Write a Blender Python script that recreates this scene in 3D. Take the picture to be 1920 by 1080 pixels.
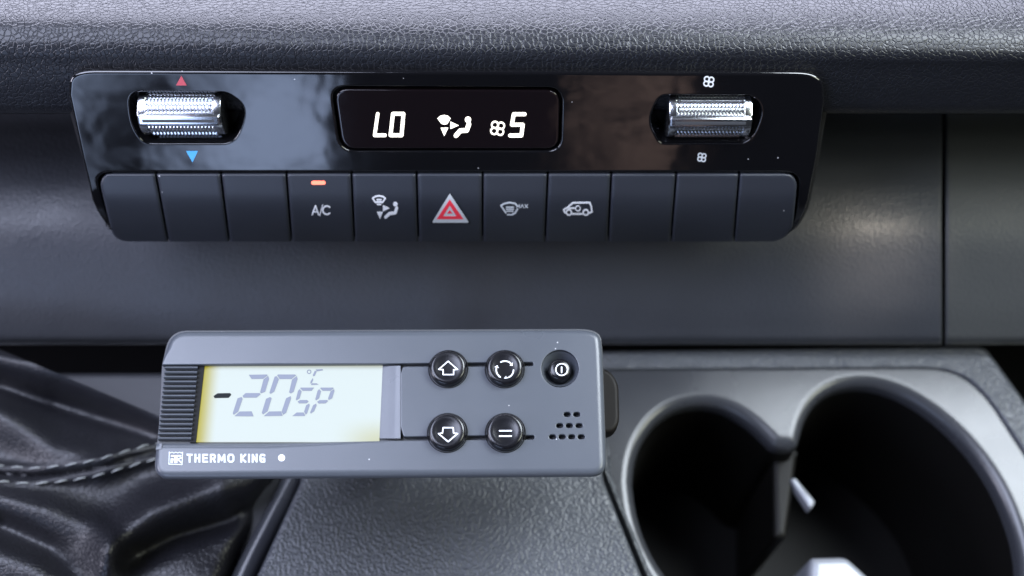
import bpy, math, random
from mathutils import Vector, Matrix, noise
from mathutils.geometry import delaunay_2d_cdt
random.seed(7)
sc = bpy.context.scene
for o in list(bpy.data.objects): bpy.data.objects.remove(o)
R = math.radians

# ------------------------------------------------------------------ camera
PITCH, CAM_H, LENS = R(45), 0.415, 40.0
FPX = 1920 * LENS / 36.0
CAM = Vector((0, 0, CAM_H))
RT = Vector((1, 0, 0)); UP = Vector((0, math.sin(PITCH), math.cos(PITCH))); FW = Vector((0, math.cos(PITCH), -math.sin(PITCH)))
cd = bpy.data.cameras.new('camera'); cam = bpy.data.objects.new('camera', cd); sc.collection.objects.link(cam)
cam.location = CAM; cam.rotation_euler = (math.pi/2 - PITCH, 0, 0)
cd.lens = LENS; cd.sensor_width = 36; cd.clip_start = 0.01; cd.clip_end = 50
cd.dof.use_dof = True; cd.dof.focus_distance = 0.434; cd.dof.aperture_fstop = 4.8
sc.camera = cam
sc.render.resolution_x, sc.render.resolution_y = 1024, 576

# ------------------------------------------------------------------ world, lamps (cab windows, one added for a reflection), exposure
w = bpy.data.worlds.new('World'); sc.world = w; w.use_nodes = True
bg = w.node_tree.nodes['Background']; bg.inputs[0].default_value = (0.62, 0.72, 1.0, 1); bg.inputs[1].default_value = 0.02
def area(name, loc, target, sx, sy, power, col, spread=180):
    l = bpy.data.lights.new(name, 'AREA'); l.shape = 'RECTANGLE'; l.size, l.size_y = sx, sy
    l.energy = power; l.color = col; l.spread = R(spread)
    o = bpy.data.objects.new(name, l); sc.collection.objects.link(o)
    o.location = loc; o.rotation_euler = (Vector(target) - Vector(loc)).to_track_quat('-Z', 'Y').to_euler()
    return o
def lamp_patches(o, scale, lo, hi, stretch=(1, 1, 1)):
    """uneven brightness of what is seen through a window"""
    l = o.data; l.use_nodes = True; nt = l.node_tree; N = nt.nodes; L = nt.links; em = N['Emission']
    g = N.new('ShaderNodeNewGeometry'); vm = N.new('ShaderNodeVectorMath'); vm.operation = 'MULTIPLY'; vm.inputs[1].default_value = stretch
    t = N.new('ShaderNodeTexNoise'); t.inputs['Scale'].default_value = scale; t.inputs['Detail'].default_value = 2
    r = N.new('ShaderNodeMapRange'); r.inputs['From Min'].default_value = .38; r.inputs['From Max'].default_value = .62; r.inputs['To Min'].default_value = lo; r.inputs['To Max'].default_value = hi
    L.new(g.outputs['Position'], vm.inputs[0]); L.new(vm.outputs[0], t.inputs['Vector']); L.new(t.outputs['Fac'], r.inputs['Value']); L.new(r.outputs[0], em.inputs['Strength'])
area('windscreen_daylight', (-0.1, 1.45, 0.85), (0.0, 0.45, 0.2), 2.0, 0.8, 58, (0.78, 0.80, 1.0))
area('right_window_daylight', (0.68, 0.4, 1.0), (0.25, 0.35, 0.0), 0.5, 0.7, 26, (0.84, 0.92, 1.0))
area('left_window_daylight', (-0.62, 0.06, 1.0), (-0.12, 0.35, 0.1), 0.7, 0.8, 21, (0.70, 0.76, 1.0))
lamp_patches(area('left_door_daylight', (-0.52, -0.6, -0.06), (-0.2, 0.4, 0.12), 0.56, 0.42, 1.9, (0.52, 0.66, 1.0)), 4.6, .0, 2.1)
lamp_patches(area('brown_reflection_lamp', (0.14, -0.62, -0.12), (0.05, 0.4, 0.12), 0.15, 0.3, 0.09, (1.0, 0.68, 0.58)), 5, 0, 1.5, (1.6, 1, 7))  # added unseen lamp, banded to draw a brown finger-like reflection in the bezel
area('left_door_upper_daylight', (-1.0, 0.0, 0.28), (-0.2, 0.42, 0.05), 0.35, 0.35, 6, (0.80, 0.80, 1.0))
area('right_door_daylight', (1.0, -0.15, 0.75), (0.3, 0.45, 0.05), 0.5, 0.5, 9, (0.95, 1.0, 0.84))
vs = sc.view_settings; vs.view_transform = 'Standard'; vs.look = 'None'; vs.exposure = 0; vs.gamma = 1; vs.use_curve_mapping = False

# ------------------------------------------------------------------ materials
def mat(name, col, rough=0.5, metal=0.0, spec=0.5, emit=None, estr=0, coat=0.0, bumps=(), dust=0.0, var=0.0, coat_rough=0.05):
    m = bpy.data.materials.new(name); m.use_nodes = True
    nt = m.node_tree; N = nt.nodes; L = nt.links; b = N['Principled BSDF']
    b.inputs['Base Color'].default_value = (*col, 1); b.inputs['Roughness'].default_value = rough
    b.inputs['Metallic'].default_value = metal; b.inputs['Specular IOR Level'].default_value = spec
    b.inputs['Coat Weight'].default_value = coat; b.inputs['Coat Roughness'].default_value = coat_rough
    if emit: b.inputs['Emission Color'].default_value = (*emit, 1); b.inputs['Emission Strength'].default_value = estr
    geo = N.new('ShaderNodeNewGeometry'); last = None
    for kind, scale, dist, strength in bumps:
        if kind == 'noise':
            t = N.new('ShaderNodeTexNoise'); t.inputs['Scale'].default_value = scale; t.inputs['Detail'].default_value = 3
            L.new(geo.outputs['Position'], t.inputs['Vector']); h = t.outputs['Fac']
        else:                                     # leather / pebble cells
            nz = N.new('ShaderNodeTexNoise'); nz.inputs['Scale'].default_value = scale * 0.8
            L.new(geo.outputs['Position'], nz.inputs['Vector'])
            mx = N.new('ShaderNodeVectorMath'); mx.operation = 'MULTIPLY_ADD'
            mx.inputs[1].default_value = ((0.5 if kind == 'cells' else 0.22)/scale,)*3; L.new(nz.outputs['Color'], mx.inputs[0]); L.new(geo.outputs['Position'], mx.inputs[2])
            t = N.new('ShaderNodeTexVoronoi'); t.inputs['Scale'].default_value = scale
            if kind == 'cells': t.feature = 'DISTANCE_TO_EDGE'
            else: t.feature = 'SMOOTH_F1'
            L.new(mx.outputs[0], t.inputs['Vector'])
            mr = N.new('ShaderNodeMapRange'); mr.interpolation_type = 'SMOOTHSTEP'
            if kind == 'cells': mr.inputs['From Max'].default_value = 0.15
            else:
                mr.inputs['From Max'].default_value = 0.7; mr.inputs['To Min'].default_value = 1; mr.inputs['To Max'].default_value = 0
            L.new(t.outputs['Distance'], mr.inputs['Value']); h = mr.outputs[0]
        bp = N.new('ShaderNodeBump'); bp.inputs['Distance'].default_value = dist; bp.inputs['Strength'].default_value = strength
        L.new(h, bp.inputs['Height'])
        if last: L.new(last.outputs[0], bp.inputs['Normal'])
        last = bp
    if last: L.new(last.outputs[0], b.inputs['Normal'])
    if last and coat: L.new(last.outputs[0], b.inputs['Coat Normal'])
    colout = None
    if var:
        t = N.new('ShaderNodeTexNoise'); t.inputs['Scale'].default_value = 22; t.inputs['Detail'].default_value = 5
        L.new(geo.outputs['Position'], t.inputs['Vector'])
        r = N.new('ShaderNodeMapRange'); r.inputs['From Min'].default_value = .3; r.inputs['From Max'].default_value = .7
        r.inputs['To Min'].default_value = rough - var; r.inputs['To Max'].default_value = rough + var
        L.new(t.outputs['Fac'], r.inputs['Value']); L.new(r.outputs[0], b.inputs['Roughness'])
    if dust:
        v = N.new('ShaderNodeTexVoronoi'); v.inputs['Scale'].default_value = 170; L.new(geo.outputs['Position'], v.inputs['Vector'])
        lt = N.new('ShaderNodeMath'); lt.operation = 'LESS_THAN'; lt.inputs[1].default_value = 0.05; L.new(v.outputs['Distance'], lt.inputs[0])
        sx = N.new('ShaderNodeSeparateColor'); L.new(v.outputs['Color'], sx.inputs[0])
        gt = N.new('ShaderNodeMath'); gt.operation = 'GREATER_THAN'; gt.inputs[1].default_value = 1 - dust; L.new(sx.outputs[0], gt.inputs[0])
        mu = N.new('ShaderNodeMath'); mu.operation = 'MULTIPLY'; L.new(lt.outputs[0], mu.inputs[0]); L.new(gt.outputs[0], mu.inputs[1])
        mx = N.new('ShaderNodeMix'); mx.data_type = 'RGBA'; L.new(mu.outputs[0], mx.inputs[0])
        mx.inputs[6].default_value = (*col, 1); mx.inputs[7].default_value = (0.45, 0.45, 0.48, 1); L.new(mx.outputs[2], b.inputs['Base Color'])
    return m
M = {}
M['pad'] = mat('dash_leather', (0.009, 0.010, 0.014), 0.38, bumps=(('cells', 520, 0.0004, 0.40), ('noise', 150, 0.0007, .2)), spec=.45)
M['fascia'] = mat('fascia_plastic', (0.040, 0.043, 0.052), 0.48, bumps=(('pebble', 1000, 0.0003, .45), ('noise', 60, .0012, .2)), var=.09)
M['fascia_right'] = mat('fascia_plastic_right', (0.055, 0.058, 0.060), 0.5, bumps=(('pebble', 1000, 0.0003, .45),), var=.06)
M['gloss'] = mat('piano_black', (0.004, 0.004, 0.005), 0.09, coat=.5, coat_rough=.04, bumps=(('noise', 26, 0.0022, .22),), dust=.3, var=.05)
M['bracket'] = mat('bracket_brown_black', (0.007, 0.0055, 0.005), 0.55, spec=.2)
M['matte'] = mat('matte_black', (0.006, 0.006, 0.007), 0.7, spec=.25)
M['button'] = mat('soft_button', (0.022, 0.025, 0.034), 0.42, bumps=(('noise', 1500, .0001, .2),), var=.08, dust=.08)
M['glass'] = mat('display_glass', (0.006, 0.004, 0.005), 0.06, coat=.4, bumps=(('noise', 24, 0.002, .2),))
M['chrome'] = mat('satin_chrome', (0.72, 0.74, 0.78), 0.22, metal=1)
M['silver'] = mat('silver_paint', (0.27, 0.28, 0.31), 0.35, metal=.2)
M['print'] = mat('white_print', (0.75, 0.76, 0.8), 0.5)
M['print_dim'] = mat('pale_grey_print', (0.55, 0.58, 0.62), 0.5)
M['pink'] = mat('red_print', (0.55, 0.09, 0.12), 0.5)
M['blue'] = mat('blue_print', (0.08, 0.38, 0.8), 0.5, emit=(0.1, 0.45, 0.9), estr=.25)
M['red'] = mat('hazard_red', (0.85, 0.04, 0.07), 0.4)
M['glow'] = mat('display_glow', (0.8, 0.75, 0.65), 0.5, emit=(1, 0.93, 0.80), estr=1.6)
M['led'] = mat('red_led', (0.8, 0.2, 0.1), 0.4, emit=(1, 0.16, 0.11), estr=2.0)
M['grey'] = mat('controller_grey', (0.070, 0.078, 0.094), 0.32, bumps=(('noise', 2200, .00012, .25),), dust=.2, var=.05)
M['grey_dark'] = mat('controller_dark_grey', (0.05, 0.053, 0.06), 0.45)
M['key'] = mat('key_black', (0.006, 0.006, 0.008), 0.24, var=.05, dust=.12)
M['tray'] = mat('tray_satin', (0.035, 0.037, 0.043), 0.27, bumps=(('noise', 40, .0008, .15),), var=.04)
M['well'] = mat('well_black', (0.0035, 0.0032, 0.003), 0.5, spec=.2)
M['grain'] = mat('console_grain', (0.055, 0.06, 0.07), 0.42, bumps=(('pebble', 820, 0.0005, .8), ('noise', 900, .0003, .35)))
M['base'] = mat('console_plastic', (0.030, 0.031, 0.037), 0.5, bumps=(('noise', 500, .0003, .2),))
M['leather'] = mat('gaiter_leather', (0.009, 0.009, 0.012), 0.42, bumps=(('cells', 420, 0.0004, .35), ('noise', 45, .003, .22)), var=.07)
M['thread'] = mat('grey_thread', (0.24, 0.25, 0.25), 0.8)
M['seg'] = mat('lcd_segment', (0.12, 0.13, 0.17), 0.5, spec=.1, emit=(0.34, 0.39, 0.50), estr=.32)
M['seg_dark'] = mat('lcd_segment_dark', (0.01, 0.012, 0.014), 0.6, spec=.1)
def lcd_mat():
    m = mat('lcd_backlight', (0.5, 0.52, 0.48), 0.5, spec=.2)
    nt = m.node_tree; N = nt.nodes; L = nt.links; b = N['Principled BSDF']
    tc = N.new('ShaderNodeTexCoord'); sp = N.new('ShaderNodeSeparateXYZ'); L.new(tc.outputs['Generated'], sp.inputs[0])
    def mr(out, a, c):
        r = N.new('ShaderNodeMapRange'); r.interpolation_type = 'SMOOTHSTEP'; r.inputs['From Min'].default_value = a; r.inputs['From Max'].default_value = c
        r.inputs['To Min'].default_value = 1; r.inputs['To Max'].default_value = 0; L.new(out, r.inputs['Value']); return r.outputs[0]
    def mth(op, a, c):
        n = N.new('ShaderNodeMath'); n.operation = op; n.use_clamp = True
        for i, v in enumerate((a, c)):
            if isinstance(v, (int, float)): n.inputs[i].default_value = v
            else: L.new(v, n.inputs[i])
        return n.outputs[0]
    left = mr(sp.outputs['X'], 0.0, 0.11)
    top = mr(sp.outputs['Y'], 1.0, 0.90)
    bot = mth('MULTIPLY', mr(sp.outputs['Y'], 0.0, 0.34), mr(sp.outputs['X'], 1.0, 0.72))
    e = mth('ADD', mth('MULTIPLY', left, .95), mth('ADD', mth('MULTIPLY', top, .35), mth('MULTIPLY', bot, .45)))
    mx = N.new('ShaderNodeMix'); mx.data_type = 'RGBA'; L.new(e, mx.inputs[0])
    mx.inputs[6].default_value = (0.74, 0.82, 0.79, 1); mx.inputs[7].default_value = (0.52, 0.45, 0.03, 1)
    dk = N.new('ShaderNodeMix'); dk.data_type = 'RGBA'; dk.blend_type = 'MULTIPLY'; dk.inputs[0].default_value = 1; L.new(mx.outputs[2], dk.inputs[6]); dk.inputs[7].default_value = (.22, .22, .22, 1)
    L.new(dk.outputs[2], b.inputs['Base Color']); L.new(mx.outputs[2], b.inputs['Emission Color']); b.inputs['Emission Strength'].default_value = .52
    return m
M['lcd'] = lcd_mat()

# ------------------------------------------------------------------ geometry helpers
def ray(px, py): return FW + RT*((px-960)/FPX) + UP*((540-py)/FPX)
def at(px, py, d): return CAM + ray(px, py)*d          # a point d metres in front of the lens plane
class Plane:
    """a flat face leaning by T from the picture plane (T>0: its top leans towards the viewer)"""
    def __init__(s, py, d, T):
        s.T = T; s.O = at(960, py, d); s.ev = UP*math.cos(T) - FW*math.sin(T); s.n = -(FW*math.cos(T) + UP*math.sin(T))
    def P(s, px, py, h=0.0):
        r = ray(px, py); return CAM + r * (((s.O + s.n*h - CAM).dot(s.n)) / r.dot(s.n))
    def to2(s, px, py, h=0.0):
        q = s.P(px, py, h) - s.O; return (q.x, q.dot(s.ev))
    def W(s, x, y, h=0.0): return s.O + RT*x + s.ev*y + s.n*h
WL = {}
def link(o, parent, loc):
    sc.collection.objects.link(o); WL[o.name] = Vector(loc)
    if parent: o.parent = parent; o.location = Vector(loc) - WL[parent.name]
    else: o.location = loc
    return o
def empty(name, loc, label, cat, group=None):
    o = bpy.data.objects.new(name, None); o.empty_display_size = .02; link(o, None, loc); return tag(o, label, cat, group)
def tag(o, label=None, cat=None, group=None, kind=None):
    for k, v in (('label', label), ('category', cat), ('group', group), ('kind', kind)):
        if v: o[k] = v
    return o
def mesh(name, vs, fs, m, parent=None, smooth=True, angle=38, label=None, kind=None):
    vs = [Vector(v) for v in vs]
    lo = Vector([min(v[i] for v in vs) for i in range(3)]); hi = Vector([max(v[i] for v in vs) for i in range(3)]); c = (lo+hi)/2
    me = bpy.data.meshes.new(name); me.from_pydata([v-c for v in vs], [], fs); me.validate(); me.materials.append(m)
    if smooth:
        me.polygons.foreach_set('use_smooth', [True]*len(me.polygons)); me.set_sharp_from_angle(angle=R(angle))
    o = bpy.data.objects.new(name, me); link(o, parent, c)
    return tag(o, label, None, None, kind)
def area2(l): return sum(l[i][0]*l[(i+1) % len(l)][1] - l[(i+1) % len(l)][0]*l[i][1] for i in range(len(l)))/2
def inside(p, l):
    x, y = p; r = False; n = len(l)
    for i in range(n):
        (x1, y1), (x2, y2) = l[i], l[(i+1) % n]
        if (y1 > y) != (y2 > y) and x < (x2-x1)*(y-y1)/(y2-y1)+x1: r = not r
    return r
def fill(loops, keep, eps=1e-7):
    pts, ed = [], []
    for l in loops:
        b = len(pts); pts += [Vector(p) for p in l]; ed += [(b+i, b+(i+1) % len(l)) for i in range(len(l))]
    v, e, f, ov, oe, of = delaunay_2d_cdt(pts, ed, [], 0, eps)
    out = []
    for t in f:
        c = ((v[t[0]].x+v[t[1]].x+v[t[2]].x)/3, (v[t[0]].y+v[t[1]].y+v[t[2]].y)/3)
        if keep(c): out.append(tuple(t))
    return [(p.x, p.y) for p in v], out
def offset(l, d):
    n = len(l); out = []; ds = d if isinstance(d, list) else [d]*n
    for i in range(n):
        a, b, c = l[i-1], l[i], l[(i+1) % n]
        e1 = Vector((b[0]-a[0], b[1]-a[1])); e2 = Vector((c[0]-b[0], c[1]-b[1]))
        if e1.length < 1e-9: e1 = e2
        if e2.length < 1e-9: e2 = e1
        e1.normalize(); e2.normalize(); n1 = Vector((-e1.y, e1.x)); n2 = Vector((-e2.y, e2.x)); s = n1+n2
        if s.length < 1e-4: s = n1
        s.normalize(); k = 1/max(.45, s.dot(n1)); out.append((b[0]+s.x*ds[i]*k, b[1]+s.y*ds[i]*k))
    return out
def rpoly(pts, seg=6):
    """polygon of (x, y, corner radius) -> loop"""
    out = []; n = len(pts)
    for i in range(n):
        p = Vector(pts[i][:2]); r = pts[i][2] if len(pts[i]) > 2 else 0
        if r <= 0: out.append((p.x, p.y)); continue
        a = Vector(pts[i-1][:2])-p; c = Vector(pts[(i+1) % n][:2])-p
        r1 = min(r, a.length*.49); r2 = min(r, c.length*.49); A = p+a.normalized()*r1; C = p+c.normalized()*r2
        for k in range(seg+1):
            t = k/seg; q = A*(1-t)**2 + p*2*t*(1-t) + C*t*t
            # pull a quadratic towards a circle-like corner
            out.append((q.x, q.y))
    return out
def circ(x, y, r, n=24, ry=None): return [(x+r*math.cos(2*math.pi*k/n), y+(ry or r)*math.sin(2*math.pi*k/n)) for k in range(n)]
def slot(x, y, wd, ht, n=6):
    r = ht/2; o = []
    for k in range(n+1): a = -math.pi/2+math.pi*k/n; o.append((x+wd/2-r+r*math.cos(a), y+r*math.sin(a)))
    for k in range(n+1): a = math.pi/2+math.pi*k/n; o.append((x-wd/2+r+r*math.cos(a), y+r*math.sin(a)))
    return o
def plate(name, pl, outer, holes, ht, hb, bevel, m, parent=None, seg=3, label=None, hole_bevel=None, bev_f=None, px=True, kind=None, flare=0.0, dh=None):
    """a slab between heights hb..ht on a plane, with rounded rims and real holes; loops in picture px (or plane metres)"""
    L = [outer]+list(holes); loops = []
    for i, l in enumerate(L):
        q = [pl.to2(p[0], p[1], ht) for p in l] if px else list(l)
        bl = [bev_f(p) for p in l] if (bev_f and i == 0) else [bevel if i == 0 else (bevel if hole_bevel is None else hole_bevel)]*len(l)
        a = area2(q)
        if (i == 0 and a < 0) or (i > 0 and a > 0): q.reverse(); bl.reverse()
        loops.append((q, bl))
    vs, fs, caps = [], [], []
    for q, bl in loops:
        n = len(q); rings = []
        prof = [(0, None)]
        for k in range(seg+1):
            a = k/seg*math.pi/2; prof.append((1-math.cos(a), 1-math.sin(a)))
        prof.append((1.0, 0.0))
        for j, (ins, dn) in enumerate(prof):
            last = j == len(prof)-1
            ql = offset(q, [b*ins + (min(.0003, b*.6) if last else 0) for b in bl]) if (ins > 0 or last) else (offset(q, -flare) if (dn is None and flare) else q)
            ring = []
            for i in range(n):
                h = hb if dn is None else ht - bl[i]*dn
                ring.append(len(vs)); vs.append(pl.W(ql[i][0], ql[i][1], h + (dh(q[i][1]) if dh else 0)))
            rings.append(ring)
        for A, B in zip(rings, rings[1:]):
            for i in range(n): fs.append((A[i], A[(i+1) % n], B[(i+1) % n], B[i]))
        caps.append((ql, rings[-1], q, rings[0]))
    for sel, rev, hh in ((0, False, ht), (2, True, hb)):
        ls = [c[sel] for c in caps]
        keep = lambda c: inside(c, ls[0]) and not any(inside(c, x) for x in ls[1:])
        v2, t2 = fill(ls, keep); idx = {}
        flat = [p for l in ls for p in l]; ids = [i for c in caps for i in c[sel+1]]
        for k, p in enumerate(v2):
            if k < len(flat) and abs(flat[k][0]-p[0])+abs(flat[k][1]-p[1]) < 1e-6: idx[k] = ids[k]
            else: idx[k] = len(vs); vs.append(pl.W(p[0], p[1], hh))
        for t in t2: fs.append(tuple(idx[i] for i in (reversed(t) if rev else t)))
    return mesh(name, vs, fs, m, parent, label=label, kind=kind)
def strokes(lines, wd, cap='round', closed=False):
    """thick lines -> polygons"""
    out = []
    for ln in lines:
        pts = list(ln); n = len(pts); r = wd/2
        seg = [(pts[i], pts[i+1]) for i in range(n-1)] + ([(pts[-1], pts[0])] if closed else [])
        for a, b in seg:
            d = Vector((b[0]-a[0], b[1]-a[1])); L = d.length
            if L < 1e-9: continue
            d /= L; nx = Vector((-d.y, d.x))*r
            out.append([(a[0]+nx.x, a[1]+nx.y), (a[0]-nx.x, a[1]-nx.y), (b[0]-nx.x, b[1]-nx.y), (b[0]+nx.x, b[1]+nx.y)])
        for i, p in enumerate(pts):
            if closed or cap == 'round' or 0 < i < n-1: out.append(circ(p[0], p[1], r*.998, 10))
    return out
def arc(x, y, r, a0, a1, n=10): return [(x+r*math.cos(R(a0+(a1-a0)*k/n)), y+r*math.sin(R(a0+(a1-a0)*k/n))) for k in range(n+1)]
def zc(x0, y0, s): return lambda pts: [(x0+p[0]/s, y0+p[1]/s) for p in pts]
def inlay(name, pl, adds, subs, h, m, parent, thick=0.00012, label=None, sub=0):
    """flat print: union of px polygons (minus subs), lying h above the plane (h may be a function of px)"""
    hf = h if callable(h) else (lambda x, y: h)
    keep = lambda c: any(inside(c, a) for a in adds) and not any(inside(c, s) for s in subs)
    v2, t2 = fill(adds+subs, keep, 1e-4); vs = []; fs = []; used = {}
    for _ in range(sub):
        mid = {}; t3 = []
        def mp(a, b):
            k = (min(a, b), max(a, b))
            if k not in mid: mid[k] = len(v2); v2.append(((v2[a][0]+v2[b][0])/2, (v2[a][1]+v2[b][1])/2))
            return mid[k]
        for a, b, c in t2:
            ab, bc, ca = mp(a, b), mp(b, c), mp(c, a); t3 += [(a, ab, ca), (ab, b, bc), (ca, bc, c), (ab, bc, ca)]
        t2 = t3
    def g(i, lo):
        k = (i, lo)
        if k not in used: used[k] = len(vs); x, y = v2[i]; vs.append(pl.P(x, y, hf(x, y)) + pl.n*(0 if lo else thick))
        return used[k]
    ec = {}
    for t in t2:
        tt = t[::-1]                               # px has y down
        fs.append(tuple(g(i, 0) for i in tt))
        for a, b in zip(tt, tt[1:]+tt[:1]): ec[(a, b)] = 1
    for a, b in ec:
        if (b, a) not in ec: fs.append((g(a, 0), g(a, 1), g(b, 1), g(b, 0)))
    return mesh(name, vs, fs, m, parent, smooth=False, label=label)
def lathe(name, pl, px, py, prof, m, parent, n=40, h0=0.0, label=None, cap=True):
    """prof: (radius px-independent metres, height) from rim to centre"""
    cx, cy = pl.to2(px, py, h0); vs = []; fs = []
    for r, h in prof:
        for k in range(n): a = 2*math.pi*k/n; vs.append(pl.W(cx+r*math.cos(a), cy+r*math.sin(a), h))
    for j in range(len(prof)-1):
        for k in range(n): fs.append((j*n+k, j*n+(k+1) % n, (j+1)*n+(k+1) % n, (j+1)*n+k))
    if cap: fs.append(tuple((len(prof)-1)*n+k for k in range(n)))
    return mesh(name, vs, fs, m, parent, label=label, angle=50)
def tube(name, pts, r, m, parent=None, n=8, label=None, taper=None, flat=1.0):
    vs, fs = [], []; N = len(pts)
    for i, p in enumerate(pts):
        t = (pts[min(i+1, N-1)]-pts[max(i-1, 0)]).normalized(); a = t.cross(Vector((0, 0, 1))).normalized(); b = a.cross(t)
        k = r*(taper(i/(N-1)) if taper else 1)
        for j in range(n): q = 2*math.pi*j/n; vs.append(p + a*k*math.cos(q) + b*k*flat*math.sin(q))
    for i in range(N-1):
        for j in range(n): fs.append((i*n+j, i*n+(j+1) % n, (i+1)*n+(j+1) % n, (i+1)*n+j))
    fs.append(tuple(range(n))[::-1]); fs.append(tuple((N-1)*n+j for j in range(n)))
    return mesh(name, vs, fs, m, parent, label=label, angle=60)
def smooth_path(pts, n=8):
    out = []; N = len(pts)
    for i in range(N-1):
        p0, p1, p2, p3 = [Vector(pts[max(0, min(N-1, i+k))]) for k in (-1, 0, 1, 2)]
        for k in range(n):
            t = k/n; out.append(.5*((2*p1)+(p2-p0)*t+(2*p0-5*p1+4*p2-p3)*t*t+(-p0+3*p1-3*p2+p3)*t**3))
    out.append(Vector(pts[-1])); return out
def sheet(name, f, xs, ts, m, parent=None, kind=None):
    vs = [f(x, t) for t in ts for x in xs]; nx = len(xs)
    fs = [(j*nx+i, (j+1)*nx+i, (j+1)*nx+i+1, j*nx+i+1) for j in range(len(ts)-1) for i in range(nx-1)]
    return mesh(name, vs, fs, m, parent, angle=70, kind=kind)
def lin(a, b, n): return [a+(b-a)*k/(n-1) for k in range(n)]

PANEL = Plane(290, 0.452, R(35))          # climate panel, almost upright
CTRL = Plane(755, 0.430, R(-21))          # hand controller, leaning back
DECK = Plane(650, 0.558, R(-27))          # console deck, sloping towards the driver

# ------------------------------------------------------------------ setting: dash pad, fascia, console
def at_w(xm, py, d): p = at(960, py, d); return Vector((xm, p.y, p.z))
prof = [(-420, .606), (-300, .55), (-150, .489), (-60, .4605), (-20, .4485), (15, .4385), (42, .4330), (62, .4304), (78, .4297), (92, .4297), (108, .4312), (125, .4342), (160, .4402), (190, .4462), (203, .4495), (210, .4535), (213, .459), (213, .468), (211, .56)]
pp = smooth_path([(a, b*1000, 0) for a, b in prof], 5)
sheet('dashboard_pad', lambda x, t: at_w(x, t[0] + (-14*max(0, min(1, (-.03-x)/.17)) + 10*max(0, min(1, (x-.05)/.2)))*math.exp(-((t[0]-70)/60)**2), t[1]/1000) , lin(-.75, .75, 61), pp, M['pad'], kind='structure')
fprof = smooth_path([(130, 545, 0), (210, 546, 0), (260, 538, 0), (310, 529, 0), (370, 523, 0), (450, 522, 0), (560, 532, 0), (620, 540, 0), (636, 543, 0), (643, 547, 0), (646, 553, 0), (645, 600, 0)], 6)
SEAM = (1771-960)/FPX*.51
def fasc(x, t): return at_w(x + (t[1]/1000-.51)*.376*max(0, min(1, (x-.1)/.06)), t[0], t[1]/1000)
def fasc_edge(side):
    def f(x, t):
        p = fasc(x, t); e = abs(x-SEAM); k = max(0, 1-e/.0022)
        return p + FW*(.004*k**3)
    return f
sheet('fascia_wall', fasc_edge(-1), [-.75, -.4, -.2, 0, .1, .15] + [SEAM-d for d in (.01, .003, .0022, .0014, .0008, .0004, .0002)], fprof, M['fascia'], kind='structure')
sheet('fascia_wall_side', fasc_edge(1), [SEAM+d for d in (.0009, .0011, .0015, .0021, .003, .01)] + [.3, .45, .75], fprof, M['fascia_right'], kind='structure')
# floor of the console, dark well behind the fascia
def boxm(name, x0, x1, y0, y1, z0, z1, m, parent=None, kind=None):
    v = [(x, y, z) for z in (z0, z1) for y in (y0, y1) for x in (x0, x1)]
    f = [(0, 2, 3, 1), (4, 5, 7, 6), (0, 1, 5, 4), (2, 6, 7, 3), (0, 4, 6, 2), (1, 3, 7, 5)]
    return mesh(name, v, f, m, parent, smooth=False, kind=kind)
boxm('console_floor', -.8, .8, -.1, .62, -.26, -.24, M['matte'], kind='structure')
boxm('bulkhead', -.8, .8, .60, .62, -.24, .16, M['matte'], kind='structure')
# console body left of the cup tray
plate('console_body', DECK, rpoly([(-700, 697), (1120, 697, 10), (1140, 900), (1300, 1300), (2260, 1300), (2400, 1700), (-700, 1700)]), [], -.004, -.11, .003, M['base'], kind='structure')
plate('console_pad', DECK, rpoly([(600, 700, 20), (1098, 700, 12), (1133, 900), (1206, 1082), (1285, 1285), (1420, 1640), (230, 1640), (388, 1290), (478, 1082), (560, 905)]), [], .018, -.0035, .003, M['grain'], kind='structure')

# ------------------------------------------------------------------ climate panel
cp = empty('climate_panel', PANEL.P(840, 440, -.02), 'glossy black climate control panel with chrome wheels and a lit display', 'control panel')
btl = [(182, 345, 24), (190, 324, 10)]
outer = rpoly([(128, 178, 0), (131, 133, 46), (1543, 137, 52), (1546, 190, 0), (1531, 300, 20), (1521, 350), (1516, 375), (1510, 398), (1503, 420), (1493, 440), (1478, 454, 6), (1487, 440), (1492, 420), (1495, 398), (1497, 375), (1500, 324, 30), (178, 324, 34), (190, 375), (195, 398), (201, 420), (208, 440), (222, 454, 6), (203, 440), (190, 420), (180, 398), (172, 375), (165, 345, 30), (152, 290, 20)], 8)
wl = rpoly([(240, 172, 26), (425, 173, 14), (463, 200, 34), (447, 255, 30), (428, 269, 12), (270, 269, 14), (247, 236, 26)], 6)
wr = rpoly([(1238, 179, 14), (1412, 179, 14), (1432, 205, 24), (1414, 255, 24), (1394, 269, 8), (1238, 269, 10), (1215, 225, 40)], 6)
win = rpoly([(620, 162, 30), (1055, 164, 30), (1052, 284, 28), (638, 284, 30)], 8)
YL = PANEL.to2(840, 355)[1]
plate('bezel', PANEL, outer, [wl, wr, win], 0, -.010, .0011, M['gloss'], cp, seg=4, hole_bevel=.0006, dh=lambda y: -.0085*max(0, (YL-y)/.030)**2, bev_f=lambda p: .0011 if p[1] < 360 else .0006)
sur = rpoly([(118, 178), (124, 124, 52), (1548, 128, 58), (1556, 190), (1538, 300), (1518, 395, 20), (1490, 440, 40), (1440, 446), (250, 446), (200, 440, 40), (150, 290)], 8)
plate('surround', PANEL, sur, [], -.0105, -.045, .002, M['matte'], cp)
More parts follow.
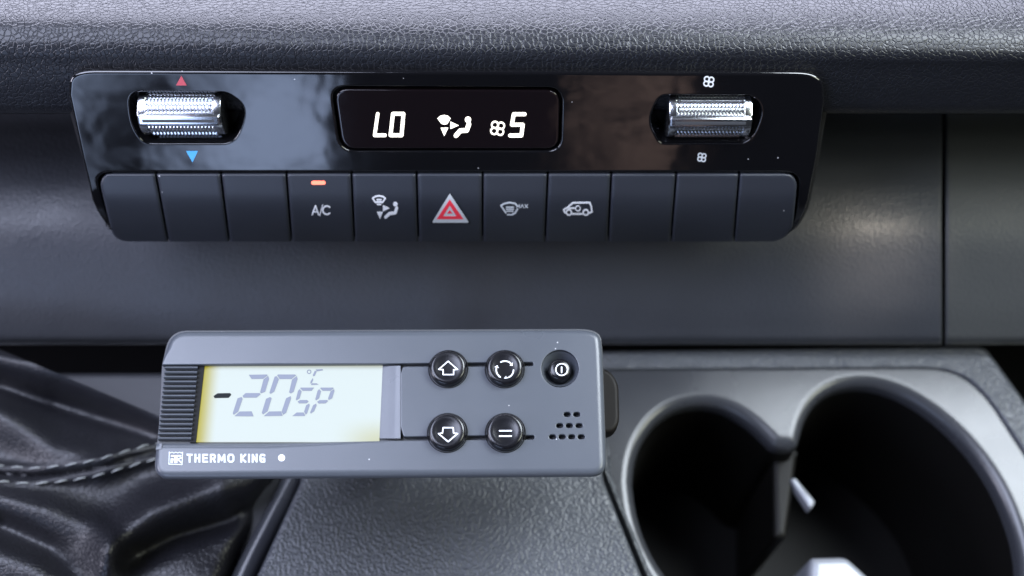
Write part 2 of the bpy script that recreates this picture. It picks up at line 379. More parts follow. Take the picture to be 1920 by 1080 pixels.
# display
gl = rpoly([(627, 168, 26), (1050, 170, 26), (1047, 279, 24), (643, 279, 26)], 8)
disp = plate('display', PANEL, gl, [], -.0004, -.006, .0005, M['glass'], cp)
Z = zc(580, 100, 4); H = -.00036
inlay('glyph', PANEL, strokes([Z([(513, 453), (490, 614), (568, 614)])], 6.4), [], H, M['glow'], disp)
inlay('glyph', PANEL, strokes([Z([(627, 453), (706, 453), (692, 614), (609, 614)])], 6.9, closed=True), [], H, M['glow'], disp)
inlay('glyph', PANEL, strokes([Z([(1615, 456), (1533, 456), (1519, 535), (1601, 535), (1590, 616), (1505, 616)])], 7.0), [], H, M['glow'], disp)
def fan(x, y, s, wd):
    a = []
    for k in range(4):
        t = R(45+90*k+8); c = (x+s*.52*math.cos(t), y+s*.52*math.sin(t))
        a += strokes([arc(c[0], c[1], s*.40, math.degrees(t)-215, math.degrees(t)+130, 12)], wd)
    return a
inlay('glyph', PANEL, fan(933, 240.5, 15.5, 3.0), [], H, M['glow'], disp)
airflow = [Z([(960, 487), (983, 468), (1012, 462), (1040, 468), (1060, 487), (1036, 528), (1012, 534), (990, 528)]), Z([(985, 558), (1042, 558), (1012, 620)]), Z([(1058, 512), (1058, 567), (1120, 540)]), circ(*Z([(1190, 497)])[0], 5.8, 16)] + strokes([Z([(1197, 530), (1180, 577), (1132, 580), (1100, 616)])], 8.5)
inlay('glyph', PANEL, airflow, [], H, M['glow'], disp)
# prints on the bezel
inlay('arrow_print', PANEL, [[(340, 142), (350, 160), (330, 160)]], [], .00003, M['pink'], cp, label='small red triangle above the left wheel')
inlay('arrow_print', PANEL, [[(349, 283), (371, 283), (361, 304)]], [], .00003, M['blue'], cp, label='small blue triangle below the left wheel')
inlay('fan_print', PANEL, fan(1329, 153, 11.5, 2.7), [], .00003, M['print'], cp)
inlay('fan_print', PANEL, fan(1316, 295, 9.5, 2.4), [], .00003, M['print_dim'], cp)
# wheels
def wheel(cx, cy, x0, x1, loop, label):
    q = [PANEL.to2(*p, 0) for p in loop]
    if area2(q) < 0: q.reverse()
    vs, fs = [], []; n = len(q)
    rings = [(0.0002, -.0007), (.0008, -.003), (.0016, -.008), (.003, -.0112)]
    for ins, h in rings:
        for p in offset(q, ins): vs.append(PANEL.W(p[0], p[1], h))
    for j in range(3):
        for i in range(n): fs.append((j*n+i, j*n+(i+1) % n, (j+1)*n+(i+1) % n, (j+1)*n+i))
    fs.append(tuple(3*n+i for i in range(n)))
    X0, Y0 = PANEL.to2(x0, cy, 0); X1, _ = PANEL.to2(x1, cy, 0); Rw = .0090; hc = -.0055
    def cyl(x, r, a): return PANEL.W(x, Y0 + r*math.sin(a), hc + r*math.cos(a))
    def rev(name, prof, m, parent, n=48, label=None):
        vs, fs = [], []
        for x, r in prof:
            for k in range(n): vs.append(cyl(x, r, 2*math.pi*k/n))
        for j in range(len(prof)-1):
            for k in range(n): fs.append((j*n+k, (j+1)*n+k, (j+1)*n+(k+1) % n, j*n+(k+1) % n))
        fs.append(tuple(range(n))[::-1]); fs.append(tuple((len(prof)-1)*n+k for k in range(n)))
        return mesh(name, vs, fs, m, parent, label=label)
    mesh('wheel_pocket', vs, fs, M['gloss'], cp)
    b = .0006; ew = .0032
    wh = rev('thumb_wheel', [(X0, Rw-b), (X0+b*.3, Rw-b*.3), (X0+b, Rw), (X0+ew-.0004, Rw), (X0+ew, Rw-.0006), (X1-ew, Rw-.0006), (X1-ew+.0004, Rw), (X1-b, Rw), (X1-b*.3, Rw-b*.3), (X1, Rw-b)], M['chrome'], cp, label=label)
    vs, fs = [], []; nc, nr = 19, 34; xs = lin(X0+ew, X1-ew, nc+1)
    skip = R(19); bar = R(6)
    for j in range(nr):
        a0 = 2*math.pi*j/nr; a1 = a0+2*math.pi/nr; am = (a0+a1)/2; dd = (am-bar+math.pi) % (2*math.pi)-math.pi
        if abs(dd) < skip or abs(dd) > R(115): continue
        for i in range(nc):
            sh = (j % 2)*.5*(xs[1]-xs[0]) if i < nc-1 else 0
            k = len(vs)
            for x, a in ((xs[i]+sh, a0), (xs[i+1]+sh if i < nc-1 else xs[i+1], a0), (xs[i+1]+sh if i < nc-1 else xs[i+1], a1), (xs[i]+sh, a1)): vs.append(cyl(x, Rw-.0006, a))
            vs.append(cyl((xs[i]+xs[i+1])/2+sh, Rw+.0004, am))
            fs += [(k, k+4, k+1), (k+1, k+4, k+2), (k+2, k+4, k+3), (k+3, k+4, k)]
            fs[-4:] = [f[::-1] for f in fs[-4:]]
    mesh('knurled_grip', vs, fs, M['chrome'], wh, smooth=False)
    # raised bar with a dark slot
    vs, fs = [], []
    prof = [(-.0023, Rw-.0008), (-.0021, Rw+.0004), (-.0014, Rw+.0011), (.0014, Rw+.0011), (.0021, Rw+.0004), (.0023, Rw-.0008)]
    ends = [(X0+.0000, .6, -.0012), (X0+.0006, .9, -.0002), (X0+.0014, 1, 0), (X1-.0014, 1, 0), (X1-.0006, .9, -.0002), (X1, .6, -.0012)]
    def bp(x, s, dh, y, r):
        u = y*s; rr = r+dh; n_ = PANEL.n*math.cos(bar)+PANEL.ev*math.sin(bar); e_ = PANEL.ev*math.cos(bar)-PANEL.n*math.sin(bar)
        return PANEL.W(x, Y0, hc)+n_*rr+e_*u
    for x, s, dh in ends:
        for y, r in prof: vs.append(bp(x, s, dh, y, r))
    n = len(prof)
    for j in range(len(ends)-1):
        for k in range(n-1): fs.append((j*n+k, (j+1)*n+k, (j+1)*n+k+1, j*n+k+1))
    fs.append(tuple(range(n))); fs.append(tuple((len(ends)-1)*n+k for k in range(n))[::-1])
    br = mesh('wheel_bar', vs, fs, M['chrome'], wh)
    s0, s1 = X0+.0022, X1-.0026
    v = [bp(x, 1, .00012, y, Rw+.0011) for x, y in ((s0, -.0007), (s1, -.0007), (s1, .0004), (s0, .0004))] + [bp(x, 1, -.0004, y, Rw+.0011) for x, y in ((s0, -.0007), (s1, -.0007), (s1, .0004), (s0, .0004))]
    mesh('marker_line', v, [(0, 1, 2, 3), (0, 4, 5, 1), (1, 5, 6, 2), (2, 6, 7, 3), (3, 7, 4, 0)], M['grey_dark'], wh, smooth=False)
wheel(341, 221, 263, 419, wl, 'knurled chrome wheel between the red and blue triangles')
wheel(1329, 225, 1252, 1407, wr, 'knurled chrome wheel between the two fan symbols')
# buttons
GX = [(183, 214), (292, 316), (414, 430), (537, 547), (659, 665), (781, 785), (905, 905), (1027, 1022), (1146, 1140), (1268, 1258), (1386, 1376), (1496, 1484)]
YT, YB = 326.0, 453.0
def bh(y):
    t = (y-YT)/(YB-YT); return .0012 + .0006*math.sin(min(1, t*2)*math.pi/2) - .0100*max(0, (t-.25)/.75)**2.0
BT = []
for i in range(11):
    l0, l1 = GX[i]; r0, r1 = GX[i+1]
    def xl(y, i=i, l0=l0, l1=l1):
        t = (y-YT)/(YB-YT); x = l0+(l1-l0)*t + (1.6 if i else 0)
        if i == 0:
            if y < YT+26: x += 26*(1-math.sqrt(max(0, 1-((YT+26-y)/26)**2)))
            if y > YB-20: x += 26*(1-math.sqrt(max(0, 1-((y-YB+20)/20)**2)))
        return x
    def xr(y, i=i, r0=r0, r1=r1):
        t = (y-YT)/(YB-YT); x = r0+(r1-r0)*t - (1.6 if i < 10 else 0)
        if i == 10:
            if y < YT+24: x -= 24*(1-math.sqrt(max(0, 1-((YT+24-y)/24)**2)))
            if y > YB-34: x -= 40*(1-math.sqrt(max(0, 1-((y-YB+34)/34)**2)))
        return x
    ys = [YT, YT+.35, YT+1.2, YT+2.6, YT+5, YT+9, YT+15, YT+21, YT+27] + lin(YT+36, YB-36, 8) + lin(YB-32, YB-4, 9) + [YB-2, YB-.7, YB]
    us = [0, .004, .014, .032, .07, .2, .4, .6, .8, .93, .968, .986, .996, 1]
    vs, fs = [], []
    def edge(d): d = max(0.0, min(1.0, d)); return -(1-math.sqrt(1-(1-d)**2))*.0011
    for y in ys:
        a, b = xl(y), xr(y)
        for u in us:
            wpx = 112; du = min(u, 1-u)*wpx/4.2; dy = min(y-YT, 40)/4.2
            h = bh(y)+edge(du)+edge(dy); vs.append(PANEL.P(a+(b-a)*u, y, h))
    nx, ny = len(us), len(ys)
    for j in range(ny-1):
        for k in range(nx-1): fs.append((j*nx+k, (j+1)*nx+k, (j+1)*nx+k+1, j*nx+k+1))
    rim = [k for k in range(nx)] + [j*nx+nx-1 for j in range(1, ny)] + [(ny-1)*nx+k for k in range(nx-2, -1, -1)] + [j*nx for j in range(ny-2, 0, -1)]
    base = len(vs)
    for k in rim: vs.append(vs[k]-PANEL.n*(.009 if k < nx else .004))
    for k in range(len(rim)): k2 = (k+1) % len(rim); fs.append((rim[k], rim[k2], base+k2, base+k))
    lab = {0: 'blank end button with a rounded left corner', 3: 'button marked A/C with a lit red light', 4: 'button with the seated figure airflow symbol', 5: 'hazard warning button with red triangle', 6: 'windscreen demist button marked MAX', 7: 'air recirculation button with a van symbol', 10: 'blank end button with a rounded right corner'}.get(i)
    BT.append(mesh('button', vs, fs, M['button'], cp, angle=50, label=lab))
bz = lambda x, y: bh(y)+.00004
inlay('indicator_light', PANEL, strokes([[(587, 342.5), (607, 342.5)]], 7), [], bz, M['led'], BT[3])
inlay('lettering', PANEL, strokes([[(585.5, 402.5), (591.5, 385.5), (597.5, 402.5)], [(588, 397), (595.5, 397)]], 2.5) + strokes([[(599.5, 404), (605, 384)]], 1.8) + strokes([arc(613, 394, 7.8, -48, -312, 12)], 2.8), [], bz, M['print'], BT[3])
Z = zc(640, 300, 3.484)
inlay('symbol', PANEL, strokes([Z([(205, 250), (222, 238), (245, 234), (270, 238), (287, 250), (270, 276), (222, 276)])], 3.0, closed=True) + strokes([Z([(232, 258), (260, 258)]), Z([(232, 270), (260, 270)]), Z([(235, 290), (258, 290)])], 2.4) +
      [Z([(232, 338), (272, 338), (253, 384)]), Z([(272, 294), (272, 335), (316, 315)]), circ(*Z([(353, 288)])[0], 4.3, 14)] + strokes([Z([(362, 312), (352, 345), (315, 350), (290, 373)])], 5.6), [], bz, M['print'], BT[4])
tri = lambda k: Z([(708, 222-0*k), (832, 408), (594, 408)])
hz = inlay('symbol', PANEL, [Z([(708, 212), (842, 414), (584, 414)])], [], bz, M['matte'], BT[5], sub=3)
def tr(a, b, c, r=0): return rpoly([(*p, r) for p in Z([a, b, c])], 3)
inlay('symbol', PANEL, [tr((708, 218), (834, 409), (592, 409), 3)], [], lambda x, y: bh(y)+.0004, M['print_dim'], BT[5], sub=3)
inlay('symbol', PANEL, [tr((708, 258), (797, 386), (623, 386))], [tr((708, 296), (752, 367), (664, 367))], lambda x, y: bh(y)+.0005, M['red'], BT[5], sub=3)
inlay('symbol', PANEL, [tr((708, 326), (727, 350), (690, 350))], [], lambda x, y: bh(y)+.0005, M['red'], BT[5], sub=3)
inlay('symbol', PANEL, strokes([Z([(1075, 345), (1043, 298), (1065, 284), (1100, 278), (1135, 284), (1150, 300)]), Z([(1150, 322), (1135, 347), (1120, 352)])], 3.0) + strokes([Z([(1078, 308), (1125, 308)]), Z([(1078, 321), (1125, 321)]), Z([(1082, 334), (1122, 334)]), Z([(1085, 357), (1122, 357)])], 2.3), [], bz, M['print_dim'], BT[6])
def maxl():
    o = []
    for g, x in (([(0, 1), (0, 0), (.5, .7), (1, 0), (1, 1)], 0), ([(0, 1), (.5, 0), (1, 1)], 1), ([(0, 0), (1, 1)], 2), ([(1, 0), (0, 1)], 2)): o.append([(969+x*7.6+p[0]*5.2, 383.5+p[1]*6) for p in g])
    return strokes(o, 1.5)
inlay('lettering', PANEL, maxl(), [], bz, M['print_dim'], BT[6])
inlay('symbol', PANEL, strokes([Z([(1462, 345), (1452, 325), (1475, 312), (1512, 280), (1622, 278), (1632, 300), (1637, 338), (1620, 346)]), Z([(1510, 352), (1572, 352)]), Z([(1480, 314), (1530, 314)])], 3.2) + strokes([circ(*Z([(1487, 342)])[0], 5.0, 14)[:-1], circ(*Z([(1597, 342)])[0], 5.0, 14)[:-1]], 3.0, closed=True) + strokes([arc(*Z([(1545, 316)])[0], 4.6, -30, 120, 8), arc(*Z([(1545, 316)])[0], 4.6, 150, 300, 8)], 2.0), [], bz, M['print'], BT[7])

# ------------------------------------------------------------------ refrigeration controller
tk = empty('temperature_controller', CTRL.P(715, 880, -.024), 'grey handheld refrigeration controller with a backlit minus twenty readout', 'controller')
def bev(p):
    x, y = p
    if 700 > x > 298 and 680 < y < 688: return .0006
    if 295 < x < 1010 and 676 < y < 829: return .00035
    return .0026
body = rpoly([(303, 684), (318, 619, 34), (1126, 616, 40), (1130, 660), (1138, 891, 30), (287, 896, 30), (290, 829, 3), (500, 829), (740, 826), (1002, 824, 4), (1002, 816, 4), (880, 817), (757, 819, 4), (751, 800), (751, 700), (756, 687, 4), (880, 687), (1000, 686, 4), (1000, 679, 4), (870, 680), (720, 682), (500, 683)], 7)
slots = [slot(x, y, 13.6, 9) for x, y in ((1063.5, 777), (1081.5, 777), (1049.5, 798), (1067.5, 798), (1086, 798), (1036, 819), (1054, 819), (1072, 819), (1090, 819))]
rec = circ(1050, 691, 35, 32)
plate('front_shell', CTRL, body, slots+[rec], 0, -.003, .0026, M['grey'], tk, seg=5, hole_bevel=.0003, bev_f=bev)
back = rpoly([(303, 684, 6), (318, 619, 34), (1126, 616, 40), (1130, 660), (1138, 891, 30), (287, 896, 30), (297, 800)], 7)
plate('back_shell', CTRL, back, [circ(1050, 691, 38, 24)], -.0031, -.024, .0004, M['grey_dark'], tk, flare=-.0055)
# power recess: a dished cone
s = .430/FPX
lathe('power_recess', CTRL, 1050, 691, [(35*s, -.0004), (33*s, -.0012), (28*s, -.0034), (24*s, -.0052), (22*s, -.006), (.0005, -.0061)], M['grey'], tk, n=36)
pb = lathe('power_button', CTRL, 1050, 692, [(22*s, -.006), (22*s, -.0012), (21*s, -.0004), (19*s, .0002), (16*s, .0005), (10*s, .0006), (4*s, .0006)], M['key'], tk, n=32, label='small round power button in a dished recess')
ZC = zc(700, 600, 3.6)
inlay('symbol', CTRL, strokes([circ(*ZC([(1271, 335)])[0], 11.0, 22)[:-0 or None]], 2.1, closed=True) + strokes([ZC([(1271, 318), (1271, 354)])], 2.6), [], .00064, M['print'], pb)
keys = {}
for nm, x, y, lb in (('up', 840.5, 692, 'round black key with an up arrow'), ('cycle', 946.5, 692, 'round black key with three circling arrows'), ('down', 839, 811.5, 'round black key with a down arrow'), ('equal', 947.5, 811.5, 'round black key with an equals sign')):
    lathe('key_ring', CTRL, x, y, [(38.0*s, .00005), (37.6*s, .0003), (36.6*s, .0003), (35.5*s, -.0006)], M['matte'], tk, cap=False)
    keys[nm] = lathe('key', CTRL, x, y, [(35.2*s, -.001), (35.2*s, .0012), (34.6*s, .002), (33*s, .0027), (30.5*s, .0031), (27*s, .0032), (22*s, .0030), (15*s, .0028), (7*s, .00275), (2*s, .00274)], M['key'], tk, label=lb)
kz = .00292
inlay('symbol', CTRL, strokes([ZC([(505, 279), (569, 334), (542, 336), (542, 369), (471, 369), (471, 336), (441, 334)])], 2.2, closed=True), [], kz, M['print'], keys['up'])
inlay('symbol', CTRL, strokes([ZC([(505, 822), (440, 767), (467, 764), (471, 727), (539, 727), (542, 764), (569, 767)])], 2.2, closed=True), [], kz, M['print'], keys['down'])
inlay('symbol', CTRL, strokes([ZC([(848, 748), (935, 748)]), ZC([(848, 784), (935, 784)])], 2.5, cap='butt'), [], kz, M['print'], keys['equal'])
cyc = []
cx, cy = ZC([(888, 336)])[0]; r = 16.2
for a0, a1 in ((-118, -40), (2, 82), (122, 198)):
    cyc += strokes([arc(cx, cy, r, a0, a1, 10)], 2.5)
    e = R(a1+14); tip = (cx+r*math.cos(e), cy+r*math.sin(e)); q = R(a1-3)
    cyc.append([tip, (cx+(r+4.2)*math.cos(q), cy+(r+4.2)*math.sin(q)), (cx+(r-4.2)*math.cos(q), cy+(r-4.2)*math.sin(q))])
inlay('symbol', CTRL, cyc, [], kz, M['print'], keys['cycle'])
# lcd
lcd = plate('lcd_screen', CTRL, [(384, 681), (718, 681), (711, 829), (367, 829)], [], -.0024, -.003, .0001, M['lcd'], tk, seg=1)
plate('screen_frame', CTRL, [(372, 680), (384, 680), (367, 830), (356, 830)], [], -.0019, -.003, .0001, M['matte'], tk, seg=1)
# ramp between the glass and the keys
vs = []
for x0, x1, h in ((711, 707, -.0029), (718, 713, -.0024), (726, 722, -.0018), (734, 731, -.0012), (741, 738, -.0006), (746, 744, -.0002), (751, 751, -.0001)):
    vs += [CTRL.P(x0, 686, h), CTRL.P(x1, 822, h), CTRL.P(x1, 824, h-.0025), CTRL.P(x0, 684, h-.0025)]
fs = []
for j in range(6): fs += [(j*4, j*4+1, j*4+5, j*4+4), (j*4+1, j*4+2, j*4+6, j*4+5), (j*4+3, j*4, j*4+4, j*4+7)]
mesh('screen_ramp', vs, fs, M['grey'], tk, angle=30)
for k in range(16):                                             # ribs of the grip, each its own piece
    y = 690 + k*8.85; t = (y-686)/142
    xl_ = 311 - 14*t; xr_ = 371 - 13*t
    pts = [(xl_, y, -.0022), (xr_, y, -.0022)]
    vs = []
    for x in (xl_-1.5, xr_):
        for dy, h in ((3.6, -.003), (2.6, -.0014), (-.6, -.0004), (-2.4, -.0005), (-3.2, -.0012), (-3.6, -.003)): vs.append(CTRL.P(x + (1.5 if (h < -.002 and x < 330) else 0), y+dy, h))
    fs = [(i, i+6, i+7, i+1) for i in range(5)] + [tuple(range(6)), tuple(range(6, 12))[::-1], (0, 5, 11, 6)]
    mesh('rib', vs, fs, M['grey'], tk, angle=25)
Z = zc(380, 670, 5.3333); H = -.00236
SEG = '''110,387 150,360 275,358 287,375 260,405 120,408|462,175 645,172 650,180 605,215 490,217|655,185 665,215 625,345 585,360 575,350 610,220
400,385 430,358 570,358 580,370 540,403 410,403|390,397 400,415 355,545 310,575 302,560 350,410|320,588 370,542 490,540 510,590
745,178 755,172 925,172 935,180 890,217 770,217|740,188 763,220 715,345 680,365 668,355 720,195|940,188 950,215 910,345 880,362 865,350 895,222
675,397 690,410 650,540 605,572 592,555 635,415|880,388 885,410 835,555 805,575 790,545 835,410|612,588 665,542 785,540 800,585
975,308 985,303 1115,303 1090,335 1000,335|970,318 990,340 970,410 940,432 933,420 955,335|950,443 975,427 1045,427 1060,443 1040,460 965,460
1065,462 1072,480 1045,560 1030,572 1015,545 1035,480|898,587 940,552 1010,552 1025,578 1020,587
1175,308 1185,303 1305,303 1312,310 1280,335 1200,335|1165,318 1185,340 1165,410 1135,432 1127,420 1150,335|1315,318 1318,340 1295,410 1260,428 1255,410 1280,340
1145,445 1170,428 1245,427 1255,437 1230,460 1160,462|1135,462 1140,480 1115,540 1082,562 1075,552 1105,480
1130,122 1200,118 1205,130 1140,140|1122,134 1140,142 1122,185 1105,190 1103,176|1100,208 1107,225 1092,257 1078,262 1080,240|1090,260 1140,260 1160,273 1085,277'''
for k, sg in enumerate(SEG.replace('\n', '|').split('|')):
    pts = Z([tuple(map(float, q.split(','))) for q in sg.split()])
    inlay('segment', CTRL, [pts], [], H, M['seg_dark' if k == 0 else 'seg'], lcd, label='black minus bar' if k == 0 else None)
inlay('segment', CTRL, strokes([circ(*Z([(1065, 145)])[0], 3.4, 14)], 1.5, closed=True), [], H, M['seg'], lcd, label='small degree ring')
# maker's lettering and emblem
def letters(text, x0, x1, y0, y1, wd):
    G = {'T': [[(0, 0), (1, 0)], [(.5, 0), (.5, 1)]], 'H': [[(0, 0), (0, 1)], [(1, 0), (1, 1)], [(0, .5), (1, .5)]], 'E': [[(1, 0), (0, 0), (0, 1), (1, 1)], [(0, .5), (.9, .5)]],
         'R': [[(0, 1), (0, 0), (.75, 0), (1, .12), (1, .42), (.75, .55), (0, .55)], [(.6, .55), (1, 1)]], 'M': [[(0, 1), (.04, 0), (.5, .8), (.96, 0), (1, 1)]],
         'O': [[(.25, 0), (.75, 0), (1, .22), (1, .78), (.75, 1), (.25, 1), (0, .78), (0, .22), (.25, 0)]], 'K': [[(0, 0), (0, 1)], [(1, 0), (.1, .5), (1, 1)]], 'I': [[(.5, 0), (.5, 1)]],
         'N': [[(0, 1), (0, 0), (1, 1), (1, 0)]], 'G': [[(1, .1), (.8, 0), (.25, 0), (0, .22), (0, .78), (.25, 1), (1, 1), (1, .55), (.55, .55)]]}
    W_ = {'I': .28, 'M': 1.25, ' ': .35, 'T': .95, 'O': 1.1}; gap = .30; tot = sum(W_.get(c, .92)+gap for c in text)-gap; u = (x1-x0)/tot; x = x0; out = []
    for c in text:
        cw = W_.get(c, .92)*u
        for st in G.get(c, []): out += strokes([[(x+wd/2+p[0]*(cw-wd), y0+wd/2+p[1]*(y1-y0-wd)) for p in st]], wd, cap='butt' if c not in 'THEKIN' else 'butt')
        # square off straight ends
        for st in G.get(c, []):
            for p in (st[0], st[-1]):
                q = (x+wd/2+p[0]*(cw-wd), y0+wd/2+p[1]*(y1-y0-wd)); out.append([(q[0]-wd/2, q[1]-wd/2), (q[0]+wd/2, q[1]-wd/2), (q[0]+wd/2, q[1]+wd/2), (q[0]-wd/2, q[1]+wd/2)])
        x += cw+gap*u
    return out
inlay('lettering', CTRL, letters('THERMO KING', 350, 497.5, 851, 867.5, 3.4), [], .00003, M['print_dim'], tk)
ZE = zc(290, 830, 5.818)
emb = strokes([ZE([(160, 102), (155, 236), (300, 240), (306, 104)])], 1.4) + strokes([ZE([(160, 105), (172, 112), (190, 104), (210, 114), (232, 104), (252, 114), (272, 104), (290, 113), (308, 104)])], 1.3) + [ZE([(178, 138), (292, 136), (292, 152), (178, 154)]), ZE([(216, 152), (250, 152), (248, 222), (214, 222)]), ZE([(176, 172), (204, 172), (200, 222), (172, 222)]), ZE([(180, 182), (222, 176), (222, 188), (180, 196)])] + strokes([ZE([(292, 166), (262, 178), (250, 190), (270, 196), (290, 220)])], 2.4)
inlay('emblem', CTRL, emb, [], .00003, M['print_dim'], tk)
inlay('indicator_dot', CTRL, [circ(528, 858.5, 6.4, 20)], [], .00003, M['print'], tk)
# bracket that carries the controller
bk = empty('mounting_bracket', DECK.P(800, 800, .006), 'dark rounded bracket holding the grey controller above the console', 'bracket')
plate('bracket_plate', CTRL, rpoly([(420, 690, 30), (1138, 688, 24), (1160, 715, 16), (1162, 795, 16), (1146, 812, 10), (420, 812, 30)]), [], -.0245, -.033, .0015, M['bracket'], bk)
c0 = CTRL.P(780, 715, -.032); c1 = c0 - DECK.n*((c0-DECK.O).dot(DECK.n) - .0182)
tube('bracket_stem', [c0, (c0+c1)/2, c1], .011, M['matte'], bk, n=16)

# ------------------------------------------------------------------ cup holder tray
ct = empty('cup_holder_tray', DECK.P(1500, 800, -.02), 'satin dark cup holder tray with two joined round wells', 'cup holder')
fo = rpoly([(1112, 657, 8), (1846, 647, 16), (1922, 752), (2060, 960), (2200, 1290), (1298, 1290), (1212, 1082), (1137, 900)])
fi = rpoly([(1126, 692, 6), (1788, 688, 60), (1850, 735, 40), (1925, 850), (2130, 1260), (1304, 1260), (1218, 1074), (1141, 885)])
plate('trim_frame', DECK, fo, [fi], .001, -.05, .0022, M['grain'], ct, hole_bevel=.001)
cup_px = [(1187, 905), (1191, 865), (1205, 825), (1230, 790), (1265, 766), (1310, 757), (1350, 762), (1385, 778), (1415, 800), (1438, 822), (1450, 833), (1462, 837), (1485, 837), (1497, 833), (1503, 815), (1512, 785), (1532, 752), (1565, 729), (1610, 720), (1655, 725), (1700, 742), (1745, 770), (1790, 808), (1832, 855), (1868, 910), (1895, 970), (1912, 1030), (1915, 1090), (1890, 1150), (1840, 1190), (1770, 1205), (1690, 1195), (1620, 1165), (1575, 1140), (1560, 1146), (1535, 1170), (1480, 1195), (1420, 1190), (1360, 1170), (1300, 1130), (1250, 1078), (1215, 1020), (1195, 960)]
cl = [(p.x, p.y) for p in smooth_path(cup_px+[cup_px[0]], 3)][:-1]
fi2 = [(p[0], p[1]) for p in fi]
plate('tray_top', DECK, fo, [cl], -.0012, -.012, .001, M['tray'], ct, hole_bevel=.0055, seg=6)
q = [DECK.to2(*p, -.0012) for p in cl]
if area2(q) < 0: q.reverse()
vs, fs = [], []; n = len(q)
for ins, h in ((-.0002, -.0065), (.0004, -.02), (.0014, -.06), (.003, -.118), (.006, -.125)):
    for p in offset(q, ins): vs.append(DECK.W(p[0], p[1], h))
for j in range(4):
    for i in range(n): fs.append((j*n+i, j*n+(i+1) % n, (j+1)*n+(i+1) % n, (j+1)*n+i))
v2, t2 = fill([offset(q, .006)], lambda c: inside(c, offset(q, .006)))
b0 = len(vs); vs += [DECK.W(p[0], p[1], -.125) for p in v2]; fs += [tuple(b0+i for i in t) for t in t2]
mesh('cup_well', vs, fs, M['well'], ct)
# divider tongue between the wells and a bright grip tab
dv = [DECK.P(x, y, h) for x, y, h in ((1452, 842, -.012), (1497, 842, -.012), (1497, 870, -.02), (1480, 960, -.03), (1440, 960, -.03), (1440, 870, -.02))]
plate('divider', DECK, rpoly([(1448, 842, 4), (1498, 842, 4), (1476, 1010, 10), (1450, 1010, 10)]), [], -.022, -.12, .003, M['well'], ct)
plate('grip_tab', DECK, rpoly([(1481, 897, 6), (1492, 894, 6), (1531, 940, 6), (1520, 956, 6)]), [], -.020, -.027, .002, M['silver'], ct, label='pale slanted edge between the wells')
plate('grip_tab', DECK, rpoly([(1520, 1044, 10), (1588, 1042, 14), (1632, 1082, 10), (1650, 1120, 10), (1512, 1120, 10)]), [], -.014, -.08, .004, M['silver'], ct, label='pale lump at the lower edge of the wells')

def spot(name, loc, target, power, deg, col):
    l = bpy.data.lights.new(name, 'SPOT'); l.energy = power; l.color = col; l.spot_size = R(deg); l.spot_blend = 1.0; l.shadow_soft_size = .02
    o = bpy.data.objects.new(name, l); sc.collection.objects.link(o); o.location = loc; o.rotation_euler = (Vector(target)-Vector(loc)).to_track_quat('-Z', 'Y').to_euler()
spot('sun_glint', (.55, -.35, .75), at(1640, 515, .53), 62, 2.7, (1, .88, .74))
spot('sun_glint_upper', (.55, -.35, .75), at(1605, 425, .52), 30, 2.3, (1, .88, .74))
# ------------------------------------------------------------------ gear lever gaiter
ga = empty('gear_lever_gaiter', DECK.P(150, 900, 0), 'folded black leather gaiter with grey stitched seam', 'gear gaiter')
def dseg(px, py, line):
    best = 1e9; side = 0; tt = 0
    for i in range(len(line)-1):
        a, b = line[i], line[i+1]; dx, dy = b[0]-a[0], b[1]-a[1]; L2 = dx*dx+dy*dy
        t = max(0, min(1, ((px-a[0])*dx+(py-a[1])*dy)/L2)); ex, ey = px-a[0]-t*dx, py-a[1]-t*dy; d = math.hypot(ex, ey)
        if d < best: best = d; side = 1 if dx*ey-dy*ex > 0 else -1; tt = (i+t)/(len(line)-1)
    return best*side, tt
SEAML = [(-250, 880), (-60, 888), (0, 888), (60, 892), (120, 887), (180, 877), (240, 860), (300, 845), (420, 830)]
RIDGES = [  # line, height m, width above px, width below px
    ([(-250, 640), (0, 668), (120, 692), (230, 742), (320, 795), (420, 860)], .018, 16, 46),
    ([(-250, 700), (0, 775), (100, 842), (190, 862), (250, 850)], .010, 34, 40),
    ([(-250, 900), (0, 935), (90, 960), (170, 990), (215, 1040), (230, 1110)], .007, 30, 44),
    ([(180, 1085), (220, 1010), (290, 960), (380, 925), (470, 900)], .013, 40, 36),
    ([(-250, 1010), (0, 1040), (120, 1080), (180, 1200)], .009, 36, 60)]
VALLEYS = [([(-250, 720), (0, 722), (140, 765), (300, 815)], .010, 26), ([(240, 1050), (330, 1005), (430, 975), (500, 930)], .012, 22), ([(0, 985), (90, 1030), (150, 1090)], .007, 26)]
def gh(x, y):
    h = .012 + .020*max(0, min(1, (420-x)/900))
    for ln, a, wu, wd in RIDGES:
        d, t = dseg(x, y, ln); k = wd if d > 0 else wu; h += a*math.exp(-(d/k)**2)*min(1, .25+3*min(t, 1-t)+.3)
    for ln, a, k in VALLEYS:
        d, t = dseg(x, y, ln); h -= a*math.exp(-(d/k)**2)
    d, t = dseg(x, y, SEAML); ad = abs(d)
    h += .0022*math.exp(-((ad-12)/9)**2) - .0022*math.exp(-(d/3.0)**2)
    h += .0030*noise.noise(Vector((x/150, y/90, 3.1)))
    # falls away to the frame at its right edge and at its back edge
    e = max(0, (x-(520-.42*(y-880)))/40+1); h -= .018*min(1, e)**2
    return h
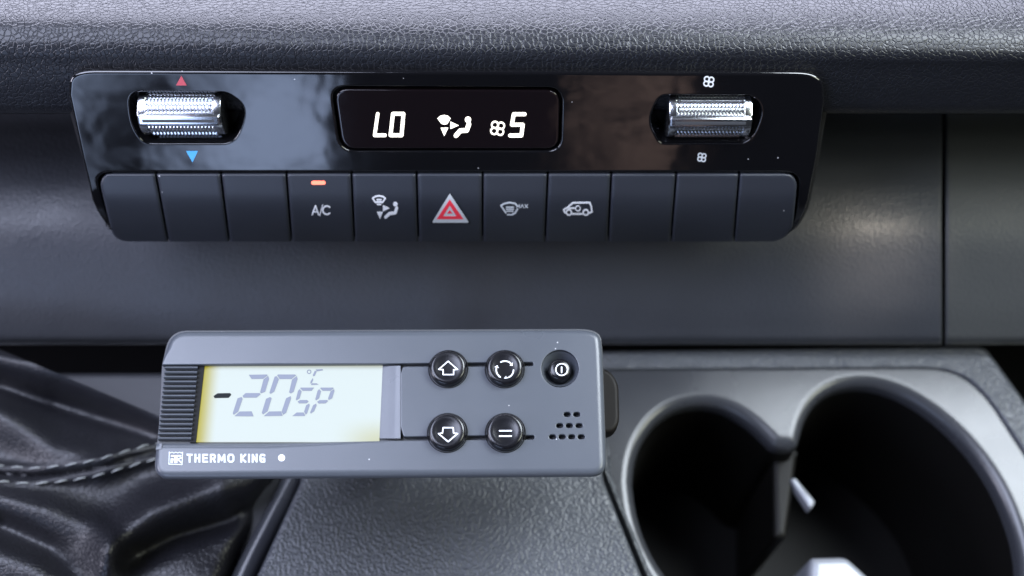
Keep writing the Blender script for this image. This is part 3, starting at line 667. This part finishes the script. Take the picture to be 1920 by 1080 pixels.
xs = lin(-260, 545, 120); ys = lin(640, 1230, 120)
def gy(x): return 0
def gpt(x, y):
    top = 655 + max(0, x)*.42 if x < 330 else 793
    yy = top + (1230-top)*((y-640)/590.0)
    return DECK.P(x, yy, gh(x, yy))
vs = []; 
for y in ys:
    for x in xs: vs.append(gpt(x, y))
nx = len(xs); fs = [(j*nx+i, (j+1)*nx+i, (j+1)*nx+i+1, j*nx+i+1) for j in range(len(ys)-1) for i in range(nx-1)]
rim = list(range(nx)); b0 = len(vs)
for k in rim: p = vs[k].copy(); p.z = -.004; p.y += .004; vs.append(p)
for k in range(nx-1): fs.append((rim[k], rim[k+1], b0+k+1, b0+k))
mesh('leather', vs, fs, M['leather'], ga, angle=80)
for off in (-14, 15):
    P = smooth_path([(a, b, 0) for a, b in SEAML], 24); acc = 0; pts = [P[0]]
    L = [0]
    for i in range(1, len(P)): L.append(L[-1]+(P[i]-P[i-1]).length)
    def pos(sv):
        for i in range(1, len(P)):
            if L[i] >= sv:
                t = (sv-L[i-1])/max(1e-6, L[i]-L[i-1]); p = P[i-1].lerp(P[i], t); d = (P[i]-P[i-1]).normalized(); return p + Vector((-d.y, d.x, 0))*off
        return P[-1]
    sv = 130 + (0 if off < 0 else 12)
    while sv < L[-1]-90:
        pts = []
        for k in range(6):
            t = k/5; p = pos(sv+t*22); p = p + Vector((0, -1.2*(t-.5)*2 - 1.0*math.sin(t*math.pi), 0))
            pts.append(DECK.P(p.x, p.y, gh(p.x, p.y) + .0002 + .0006*math.sin(math.pi*t)))
        tube('stitch', pts, .00042, M['thread'], ga, n=6, taper=lambda t: .55+.45*math.sin(math.pi*t))
        sv += 35
# frame moulding beside the gaiter
fr = smooth_path([(420, 1180, 0), (455, 1085, 0), (505, 985, 0), (552, 895, 0), (590, 800, 0), (580, 740, 0), (540, 722, 0)], 8)
gf = tube('gaiter_frame', [DECK.P(p.x, p.y, .003) for p in fr], .0048, M['tray'], ga, n=14, label='satin frame moulding around the gaiter')
